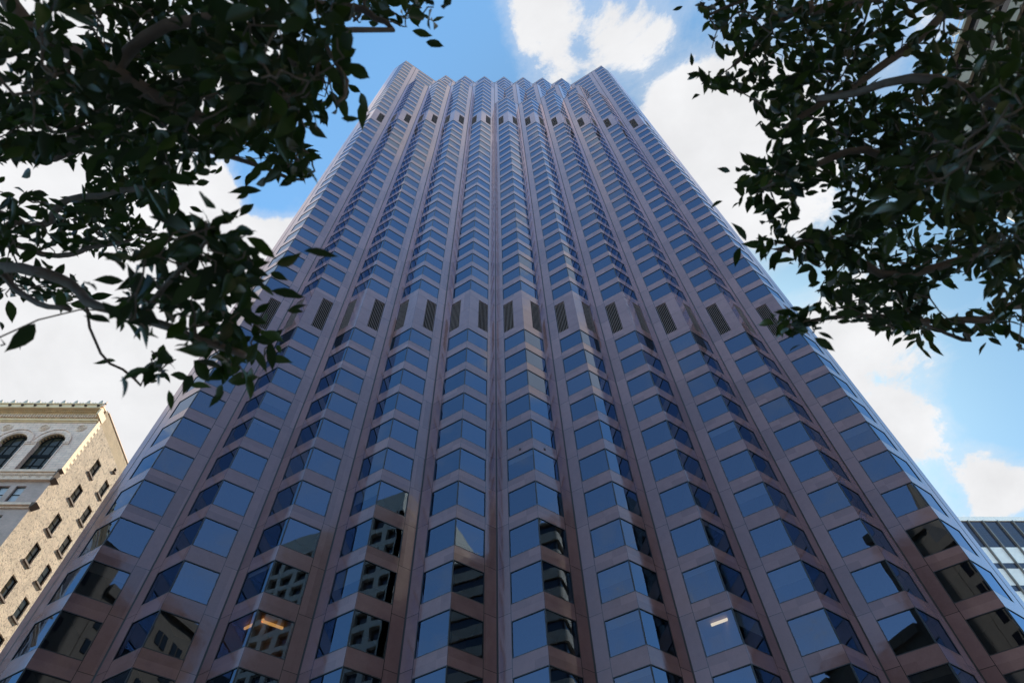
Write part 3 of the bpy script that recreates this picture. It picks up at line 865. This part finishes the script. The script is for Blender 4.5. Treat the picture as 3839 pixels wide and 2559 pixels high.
for a, b_ in zip(pl[2:-1], pl[3:]):
    fl_.tube([(a[0], a[1], HB + .9), (b_[0], b_[1], HB + .9)], [.05, .05], 5); fl_.tube([(a[0], a[1], HB), (a[0], a[1], HB + .9)], [.05, .05], 5)
    n_ = max(1, int(math.dist(a, b_) / 4))
    for q_ in range(n_):
        tt = (q_ + .5) / n_; xx, yy = a[0] + (b_[0] - a[0]) * tt, a[1] + (b_[1] - a[1]) * tt
        fl_.tube([(xx, yy, HB + .2), (xx - .5, yy + .2, HB + .7)], [.15, .45], 8)
fl_.build('roof_floodlights', M['floodlamp'], tb)

M['gridstone'] = simple('sunlit_grid_concrete', (.62, .58, .48), .8, .08)
GO = Vector((62, -25, 0))
gt = empty('grid_facade_tower', GO, 'concrete tower with a deep square window grid, mirrored in the lower glass', 'building')
w = MB(GO); gg = MB(GO)
gx0, gx1, gy0, gy1, GH = 51, 79, -28, 1.5, 109
gg.box(gx0 + .9, gx1 - .9, gy0 + .9, gy1 - .9, 0, GH - 5)
w.box(gx0, gx1, gy0, gy1, GH - 5.5, GH)
nx_ = 8
for sx_, (a0, a1) in (('y', (gx0, gx1)), ('x', (gy0, gy1))):
    st = (a1 - a0) / nx_
    for i in range(nx_ + 1):
        c_ = min(max(a0 + st * i, a0 + .55), a1 - .55)
        if sx_ == 'y': w.box(c_ - .55, c_ + .55, gy1 - .9, gy1, 0, GH - 5.5)
        else: w.box(gx0, gx0 + .9, c_ - .55, c_ + .55, 0, GH - 5.5)
z = 3.8
while z < GH - 7:
    w.box(gx0 + .02, gx1 - .02, gy1 - .9, gy1 - .02, z, z + 1.3); w.box(gx0 + .02, gx0 + .9, gy0 + .02, gy1 - .02, z, z + 1.3); z += 3.8
w.build('wall', M['gridstone'], gt); gg.build('glass_core', M['darkrib'], gt)

M['oldstone'] = simple('aged_limestone', (.20, .16, .12), .8, .15, .6)
AO = Vector((2, -30, 0))
ab = empty('limestone_block', AO, 'limestone block with paired windows across the street, mirrored in the lowest glass', 'building')
w = MB(AO); gg = MB(AO)
for bx0, bx1, bh in ((-56, -20.1, 60), (-20, -2, 62), (-1.9, 9, 78), (9.1, 30, 73)):
    w.box(bx0, bx1, -46, -14.6, 0, bh); w.box(bx0 - .01, bx1 - .01, -14.6, -13.9, bh - 1.6, bh + .01)
    z = 6
    while z < bh - 4:
        x = bx0 + 1
        while x < bx1 - 3:
            for q_ in (0, 1.3): gg.box(x + q_, x + q_ + 1.05, -14.6, -14.5, z, z + 2.3)
            x += 3.6
        z += 4
w.tube([(4, -30, 78), (4, -30, 88), (4, -30, 100)], [3, 1.6, .15], 8)
w.build('wall', M['oldstone'], ab); gg.build('windows', M['darkrib'], ab)

# ------------------------------------------------------------------ trees
m, t, b = mat('ficus_leaf')
at_ = N(t, 'ShaderNodeAttribute', attribute_name='rnd')
cr = mixc(t, at_.outputs['Fac'], (.010, .024, .008), (.030, .060, .015))
L(t, cr, b.inputs['Base Color']); b.inputs['Roughness'].default_value = .38
tl = N(t, 'ShaderNodeBsdfTranslucent')
tlc = mixc(t, at_.outputs['Fac'], (.022, .055, .008), (.07, .13, .015)); L(t, tlc, tl.inputs[0])
mx = N(t, 'ShaderNodeMixShader'); mx.inputs[0].default_value = .35
L(t, b.outputs[0], mx.inputs[1]); L(t, tl.outputs[0], mx.inputs[2]); L(t, mx.outputs[0], t.nodes['Material Output'].inputs[0])
M['leaf'] = m
M['bark'] = simple('grey_bark', (.17, .14, .12), .8, .3, 14, .004)

def inpoly(x, y, pl):
    c = False; j = len(pl) - 1
    for i in range(len(pl)):
        if (pl[i][1] > y) != (pl[j][1] > y) and x < (pl[j][0] - pl[i][0]) * (y - pl[i][1]) / (pl[j][1] - pl[i][1]) + pl[i][0]: c = not c
        j = i
    return c
def leaf(mb, p, d_, nrm, ln, wd, curl, r):
    d_ = d_.normalized(); side = d_.cross(nrm)
    if side.length < .05: side = d_.orthogonal()
    side.normalize(); nrm = side.cross(d_).normalized()
    prof_ = ((0, .06), (.16, .62), (.38, 1.0), (.6, .88), (.8, .45), (.92, .13), (1.0, .0))
    base = len(mb.v)
    fold = random.uniform(.15, .5)
    for tt, ww in prof_:
        c = p + d_ * (ln * tt) - nrm * (curl * ln * tt * tt)
        h = wd * ww * .5
        wv = random.uniform(-.06, .06) * wd
        for s_ in (-1, 0, 1):
            q = c + side * (h * s_) + nrm * (abs(s_) * h * fold + (wv if s_ else 0) * (1 if 0 < tt < 1 else 0))
            mb.v.append(tuple(q - mb.o))
    for i in range(len(prof_) - 1):
        a = base + 3 * i
        for k_ in (0, 1):
            mb.f.append((a + k_, a + k_ + 1, a + k_ + 4, a + k_ + 3)); mb.m.append(0); mb.uv.append([(0, 0)] * 4); mb.r.append(r)

def build_tree(name, label, trunk_xy, fork_z, limbs, regions, holes, seed, thin):
    random.seed(seed)
    O = Vector((trunk_xy[0], trunk_xy[1], 0))
    root = empty(name, O, label, 'tree', 'street trees over the camera')
    fork = Vector((trunk_xy[0], trunk_xy[1], fork_z))
    nodes = []; parent = []; fixed = []
    def add(p, par, r=0.0): nodes.append(Vector(p)); parent.append(par); fixed.append(r); return len(nodes) - 1
    ids = {}
    f0 = add(fork, -1, .12)
    for lid, par, r0, r1, pts in limbs:
        P3 = [at(px, py, dd) for px, py, dd in pts]
        if par is None:
            a = fork; st = f0
        else:
            st = min(ids[par], key=lambda i: (nodes[i] - P3[0]).length); a = nodes[st]
        seq = [a] + P3
        # catmull-rom resample
        out = []
        for i in range(len(seq) - 1):
            p0 = seq[max(i - 1, 0)]; p1 = seq[i]; p2 = seq[i + 1]; p3 = seq[min(i + 2, len(seq) - 1)]
            n_ = max(2, int((p2 - p1).length / .09))
            for k_ in range(1, n_ + 1):
                u = k_ / n_
                q = .5 * ((2 * p1) + (p2 - p0) * u + (2 * p0 - 5 * p1 + 4 * p2 - p3) * u * u + (3 * p1 - p0 - 3 * p2 + p3) * u ** 3)
                out.append(q + Vector([random.uniform(-.006, .006) for _ in range(3)]))
        lst = []; cur = st
        for k_, q in enumerate(out):
            cur = add(q, cur, r0 + (r1 - r0) * k_ / len(out)); lst.append(cur)
        ids[lid] = lst
    nlimb = len(nodes)
    # shoot targets inside the crown's regions
    tg = []
    for poly, cnt, dlo, dhi, big in regions:
        xs = [p[0] for p in poly]; ys = [p[1] for p in poly]
        k_ = 0; tries = 0
        while k_ < cnt and tries < cnt * 60:
            tries += 1
            x, y = random.uniform(min(xs), max(xs)), random.uniform(min(ys), max(ys))
            if not inpoly(x, y, poly) or any(inpoly(x, y, h) for h in holes): continue
            q = at(x * K, y * K, 1)
            nz = mnoise.noise(Vector((x * .006, y * .006, seed)))
            if nz < -.28 and random.random() < .55: continue
            dd = dlo + (dhi - dlo) * min(1, max(0, .5 + nz * .9 + random.uniform(-.25, .25)))
            tg.append((at(x * K, y * K, dd), big)); k_ += 1
    rem = list(range(len(tg)))
    best = {}
    def dist(i, j): return (tg[i][0] - nodes[j]).length
    for i in rem: best[i] = min(((tg[i][0] - nodes[j]).length, j) for j in range(3, len(nodes)))
    shoots = []
    while rem:
        i = min(rem, key=lambda q: best[q][0]); rem.remove(i)
        dmin, j = best[i]
        a = nodes[j]; bpt = tg[i][0]
        v = bpt - a; n_ = max(2, int(v.length / .07))
        sag = Vector((0, 0, -1)) * v.length * random.uniform(-.1, .14) + Vector([random.uniform(-1, 1) for _ in range(3)]) * v.length * .10
        cur = j; new = []
        for k_ in range(1, n_ + 1):
            u = k_ / n_
            q = a + v * u + sag * math.sin(math.pi * u) * .8 + Vector([random.uniform(-.006, .006) for _ in range(3)])
            cur = add(q, cur); new.append(cur)
        shoots.append((new, tg[i][1]))
        for q in rem:
            for j2 in new[::2] + new[-1:]:
                dd = (tg[q][0] - nodes[j2]).length
                if dd < best[q][0]: best[q] = (dd, j2)
    # radii from what each node carries
    load = [0.0] * len(nodes)
    ch = [0] * len(nodes)
    for i in range(len(nodes) - 1, 0, -1):
        if ch[i] == 0: load[i] += 1
        load[parent[i]] += load[i]; ch[parent[i]] += 1
    rad_ = [max(fixed[i], min(.03, .0012 * load[i] ** .42 + .0009)) if i >= nlimb else max(fixed[i], .004) for i in range(len(nodes))]
    wood = MB(O)
    kids = {}
    for i, p_ in enumerate(parent): kids.setdefault(p_, []).append(i)
    starts = [(f0, k_) for k_ in kids.get(f0, [])]
    while starts:
        a, c_ = starts.pop()
        chain = [a, c_]; cur = c_
        while True:
            ks = kids.get(cur, [])
            if not ks: break
            nx = max(ks, key=lambda q: rad_[q] + load[q] * 1e-5)
            for o_ in ks:
                if o_ != nx: starts.append((cur, o_))
            chain.append(nx); cur = nx
        rr = [rad_[q] for q in chain]; rr[0] = min(rr[0], rr[1] * 1.15)
        wood.tube([nodes[q] for q in chain], rr, 8 if rr[1] > .012 else 5)
    wood.build('limbs', M['bark'], root, True)
    # trunk
    tk = MB(O)
    tk.tube([(O.x, O.y, -.02), (O.x + .02, O.y, .4), (O.x + .04, O.y - .03, 1.6), (O.x - .02, O.y + .02, fork_z - .8), fork], [.22, .17, .155, .14, .125], 14)
    tk.build('trunk', M['bark'], root, True)
    # leaves
    lf = MB(O)
    out_c = sum((p for p, _ in tg), Vector()) / len(tg)
    cnt = 0
    for new, big in shoots:
        pts = [nodes[q] for q in new]
        L_ = len(pts)
        tipd = (pts[-1] - pts[max(0, L_ - 3)])
        if tipd.length < 1e-4: tipd = Vector((0, 0, -1))
        tipd.normalize()
        # extend the shoot with a leafy tip
        tip = [pts[-1] + tipd * .028 * k_ - Vector((0, 0, .004 * k_ * k_)) for k_ in range(1, 5)]
        allp = pts[max(0, L_ - 6):] + tip
        ang = random.uniform(0, 6.28)
        for k_, q in enumerate(allp):
            last = k_ == len(allp) - 1
            m_ = 2 if last else (1 if random.random() < .86 else 2)
            for _ in range(m_):
                ang += 2.4 + random.uniform(-.4, .4)
                a1 = tipd.orthogonal().normalized(); a2 = tipd.cross(a1)
                outv = a1 * math.cos(ang) + a2 * math.sin(ang)
                if random.random() < thin: continue
                dirv = tipd * random.uniform(.3, .9) + outv * random.uniform(.5, 1.0) + Vector((0, 0, -random.uniform(.05, .6)))
                if last: dirv = tipd + outv * .35 + Vector((0, 0, -.2))
                nrm = Vector((random.uniform(-.6, .6), random.uniform(-.6, .6), 1.0))
                ln = random.uniform(.044, .090) * big * (.75 if last else 1)
                pp = q + dirv.normalized() * .012
                # keep only what stays inside the crown's outline
                pr = proj(pp + dirv.normalized() * ln * .6)
                if pr[2] > 0:
                    X_, Y_ = pr[0] / K, pr[1] / K
                    if any(inpoly(X_, Y_, h) for h in holes): continue
                    if not any(inpoly(X_, Y_, rg[0]) for rg in regions) and random.random() < .72: continue
                leaf(lf, pp, dirv, nrm, ln, ln * random.uniform(.33, .47), random.uniform(-.1, .45), random.random() ** 2)
                cnt += 1
        wood2 = tip
    lf.build('crown', M['leaf'], root, True)
    print(name, 'leaves', cnt, 'nodes', len(nodes))

HOLE_L = [[(500, 925), (560, 925), (640, 862), (690, 800), (760, 870), (760, 1100), (300, 1100), (300, 925)],
          [(748, 432), (722, 330), (836, 268), (840, 160), (905, 120), (1100, 90), (1100, 500), (700, 560), (660, 575), (600, 540), (560, 480), (620, 420), (700, 432)],
          [(60, 385), (120, 372), (205, 400), (200, 440), (150, 455), (70, 440)], [(150, 48), (175, 40), (192, 70), (188, 105), (165, 100)], [(300, 470), (380, 480), (395, 500), (360, 520), (300, 500)],
          [(150, 590), (215, 585), (330, 600), (320, 640), (230, 640), (160, 625)], [(60, 690), (120, 690), (190, 740), (235, 850), (300, 915), (300, 1000), (-80, 1000), (-80, 815), (85, 810), (90, 770), (30, 740)],
          [(838, 60), (905, 60), (890, 130), (905, 190), (838, 150), (800, 110)], [(400, 430), (440, 440), (470, 470), (420, 500), (395, 470)], [(230, 740), (290, 760), (350, 800), (330, 840), (250, 850), (215, 800)]]
REG_L = [
    ([(-60, -60), (760, -60), (800, 120), (790, 215), (740, 250), (640, 250), (560, 230), (420, 300), (250, 220), (60, 230), (-60, 200)], 200, 1.7, 3.4, 1.0),
    ([(560, 60), (760, 60), (820, 165), (800, 225), (815, 250), (740, 280), (680, 300), (560, 260)], 44, 1.45, 2.2, 1.0),
    ([(760, -60), (940, -60), (1000, 10), (960, 40), (905, 60), (860, 40), (780, 70)], 34, 2.0, 2.8, 1.0),
    ([(890, 10), (1000, 10), (960, 60), (915, 85)], 6, 1.9, 2.2, 1.1),
    ([(60, 180), (560, 230), (690, 300), (715, 390), (650, 380), (560, 340), (500, 380), (440, 410), (360, 420), (280, 400), (180, 330), (60, 300)], 120, 1.9, 3.6, 1.0),
    ([(200, 400), (380, 400), (400, 480), (350, 480), (250, 450)], 34, 2.4, 3.6, 1.0),
    ([(-60, 200), (100, 220), (200, 330), (160, 380), (60, 370), (-60, 380)], 60, 2.4, 4.0, 1.0),
    ([(200, 380), (380, 380), (420, 470), (330, 560), (200, 540)], 40, 2.6, 4.0, 1.0),
    ([(60, 440), (300, 440), (380, 510), (300, 590), (160, 600), (-60, 580), (-60, 500)], 100, 3.0, 4.4, 1.0),
    ([(-60, 600), (150, 620), (230, 680), (160, 700), (60, 680), (-60, 690)], 40, 2.4, 3.8, 1.0),
    ([(340, 570), (430, 520), (500, 560), (600, 580), (600, 640), (560, 690), (650, 790), (600, 830), (540, 850), (470, 800), (380, 790), (290, 750), (260, 660)], 78, 1.5, 2.1, 1.0),
    ([(380, 510), (420, 500), (500, 500), (600, 555), (560, 600), (400, 600)], 12, 1.45, 1.8, 1.15),
    ([(300, 800), (390, 790), (400, 850), (340, 880), (290, 860)], 9, 2.0, 2.4, 1.0),
    ([(480, 800), (560, 830), (560, 880), (520, 870)], 4, 1.6, 1.8, 1.0),
    ([(600, 320), (715, 335), (735, 410), (700, 415), (620, 375)], 16, 1.9, 2.3, 1.0),
    ([(200, 0), (720, 20), (760, 200), (500, 230), (250, 180)], 60, 1.7, 2.8, 1.0),
    ([(0, 760), (70, 780), (50, 800), (0, 795)], 2, 1.8, 2.0, 1.1)]
LIM_L = [
    ('a', None, .050, .014, [(-420, 700, 4.2), (-60, 560, 3.6), (200, 585, 3.3), (318, 513, 3.1), (400, 495, 3.0), (640, 330, 2.7), (900, 250, 2.4), (1180, 230, 2.1)]),
    ('b', None, .060, .018, [(-300, -200, 3.6), (40, 20, 3.0), (145, 130, 2.8), (290, 217, 2.6), (433, 275, 2.4), (650, 400, 2.3), (900, 520, 2.3)]),
    ('b2', 'b', .020, .006, [(480, 190, 2.4), (620, 90, 2.3), (900, 60, 2.2), (1150, 20, 2.3), (1315, 22, 2.3), (1409, 65, 2.2), (1474, 108, 2.1)]),
    ('b3', 'b2', .008, .003, [(1200, 120, 2.0), (1300, 300, 1.8), (1260, 390, 1.7)]),
    ('c', None, .035, .010, [(-300, 900, 4.4), (0, 808, 4.0), (98, 852, 3.9), (195, 830, 3.7), (206, 781, 3.6), (260, 749, 3.5), (380, 733, 3.3), (560, 690, 3.0)]),
    ('d', 'c', .018, .006, [(0, 884, 3.9), (108, 933, 3.8), (217, 965, 3.7), (330, 930, 3.5), (480, 900, 3.3)]),
    ('e', None, .040, .007, [(-350, 1000, 3.6), (0, 1003, 2.7), (163, 1025, 2.4), (271, 1068, 2.3), (325, 1133, 2.15), (433, 1166, 2.0), (650, 1231, 1.8), (813, 1296, 1.7), (921, 1329, 1.65)]),
    ('f', 'e', .012, .006, [(27, 1047, 2.7), (97, 1117, 2.5), (179, 1150, 2.3), (271, 1150, 2.2)]),
    ('g', 'e', .004, .0015, [(374, 1329, 2.2), (466, 1388, 2.2), (530, 1440, 2.2)]),
    ('h', 'e', .010, .003, [(560, 1130, 1.9), (690, 1000, 1.7), (780, 900, 1.6)]),
    ('i', 'a', .014, .004, [(480, 560, 2.9), (760, 560, 2.6), (1000, 640, 2.4), (1140, 680, 2.3)])]
build_tree('street_tree', 'dark leafy tree whose branches reach in from the left edge', (-4.3, .5), 3.6, LIM_L, REG_L, HOLE_L, 11, .32)

HOLE_R = [[(1790, 622), (1830, 612), (1880, 690), (1850, 705), (1800, 680)], [(1830, 440), (1912, 452), (1935, 500), (1860, 520), (1815, 520)], [(2140, 664), (2262, 650), (2262, 700), (2180, 735), (2130, 720)],
          [(1600, 120), (1700, 150), (1660, 165), (1590, 168)], [(1640, 225), (1725, 225), (1745, 260), (1690, 300), (1700, 340), (1640, 380)],
          [(2030, 110), (2110, 130), (2085, 190), (2010, 230), (2000, 205)], [(1640, 525), (1760, 530), (1700, 560), (1640, 570)], [(1640, 610), (1740, 615), (1810, 660), (1850, 700), (1760, 712), (1700, 760), (1600, 700)],
          [(1930, 745), (2000, 765), (2080, 800), (2130, 830), (2352, 820), (2400, 1000), (1900, 1000), (1930, 850)]]
REG_R = [
    ([(1590, 30), (1640, -60), (1900, -60), (1950, 100), (1880, 200), (1760, 200), (1700, 130), (1620, 110)], 110, 2.5, 4.0, 1.0),
    ([(1580, 175), (1650, 140), (1760, 180), (1740, 205), (1640, 210)], 14, 2.7, 3.3, 1.0),
    ([(1900, -60), (2420, -60), (2420, 150), (2200, 230), (2050, 280), (1900, 200)], 100, 2.2, 4.4, 1.0),
    ([(1740, 200), (1950, 150), (2050, 280), (2000, 420), (1850, 430), (1740, 400), (1750, 300)], 100, 2.4, 3.8, 1.0),
    ([(1690, 410), (1770, 350), (1850, 430), (1820, 500), (1760, 490), (1700, 470)], 30, 2.2, 2.8, 1.0),
    ([(2050, 230), (2420, 120), (2420, 480), (2200, 460), (2000, 420)], 150, 1.6, 3.4, 1.05),
    ([(1930, 400), (2420, 420), (2420, 620), (2250, 640), (1950, 640), (1900, 540)], 150, 2.2, 3.8, 1.0),
    ([(1740, 560), (1830, 530), (1960, 520), (1960, 600), (1880, 620), (1800, 600), (1735, 590)], 30, 2.2, 2.8, 1.0),
    ([(1900, 620), (2100, 620), (2150, 700), (2140, 770), (2070, 765), (1980, 735), (1900, 740), (1870, 690)], 74, 2.4, 3.5, 1.0),
    ([(1760, 735), (1850, 690), (1910, 740), (1880, 765), (1800, 770)], 12, 2.2, 2.7, 1.0),
    ([(2240, 640), (2420, 600), (2420, 740), (2330, 750), (2220, 770), (2150, 770), (2170, 730), (2260, 710)], 38, 2.4, 3.6, 1.0),
    ([(2330, 800), (2352, 790), (2400, 830), (2360, 850)], 3, 2.0, 2.3, 1.0)]
LIM_R = [
    ('a', None, .050, .010, [(3900, -250, 3.8), (3607, 0, 3.5), (3524, 71, 3.4), (3418, 165, 3.3), (3324, 236, 3.2), (3217, 313, 3.1), (3099, 378, 3.0), (2950, 470, 2.8)]),
    ('b', None, .055, .012, [(4000, -150, 4.4), (3748, 6, 4.2), (3660, 24, 4.1), (3607, 59, 4.1), (3560, 41, 4.0), (3442, 6, 3.9), (3330, -40, 3.8)]),
    ('c', 'b', .028, .008, [(3400, -60, 3.8), (3200, 12, 3.6), (3060, 40, 3.5), (2964, 53, 3.4), (2900, 90, 3.3), (2834, 171, 3.2), (2760, 230, 3.0)]),
    ('c2', 'c', .014, .004, [(3220, 20, 3.5), (3170, 90, 3.4), (3150, 150, 3.3), (3082, 222, 3.2)]),
    ('c3', 'c', .016, .004, [(3040, 10, 3.3), (2910, 60, 3.2), (2830, -10, 3.1), (2640, 60, 3.0)]),
    ('d', None, .045, .010, [(4100, 500, 3.2), (3839, 420, 2.6), (3600, 330, 2.5), (3424, 295, 2.5), (3217, 348, 2.6), (3070, 366, 2.7)]),
    ('e', None, .045, .010, [(4150, 900, 3.6), (3839, 924, 3.2), (3706, 924, 3.1), (3600, 976, 3.0), (3495, 1008, 2.9), (3300, 1030, 2.7), (3100, 900, 2.6), (2940, 930, 2.5)]),
    ('f', None, .040, .006, [(4150, 1100, 3.6), (3839, 1140, 3.3), (3785, 1145, 3.2), (3706, 1192, 3.1), (3600, 1203, 3.0), (3469, 1200, 2.9), (3300, 1180, 2.8), (3100, 1190, 2.7), (2930, 1230, 2.5)]),
    ('g', 'd', .022, .006, [(3760, 560, 2.7), (3560, 640, 2.7), (3400, 620, 2.7), (3250, 560, 2.7), (3100, 600, 2.6), (2940, 670, 2.5), (2860, 700, 2.4)]),
    ('h', 'e', .018, .005, [(3811, 702, 3.3), (3706, 792, 3.2), (3600, 803, 3.1), (3400, 780, 3.0)]),
    ('i', 'f', .010, .003, [(3640, 1275, 3.0), (3548, 1245, 3.0), (3440, 1210, 2.9), (3360, 1100, 2.8)])]
build_tree('street_tree', 'dark leafy tree whose branches reach in from the right edge', (5.0, .6), 3.8, LIM_R, REG_R, HOLE_R, 23, .30)

S.render.engine = 'CYCLES'
S.cycles.max_bounces = 8
S.cycles.glossy_bounces = 5
S.cycles.diffuse_bounces = 3
S.cycles.transparent_max_bounces = 8
S.cycles.sample_clamp_indirect = 6
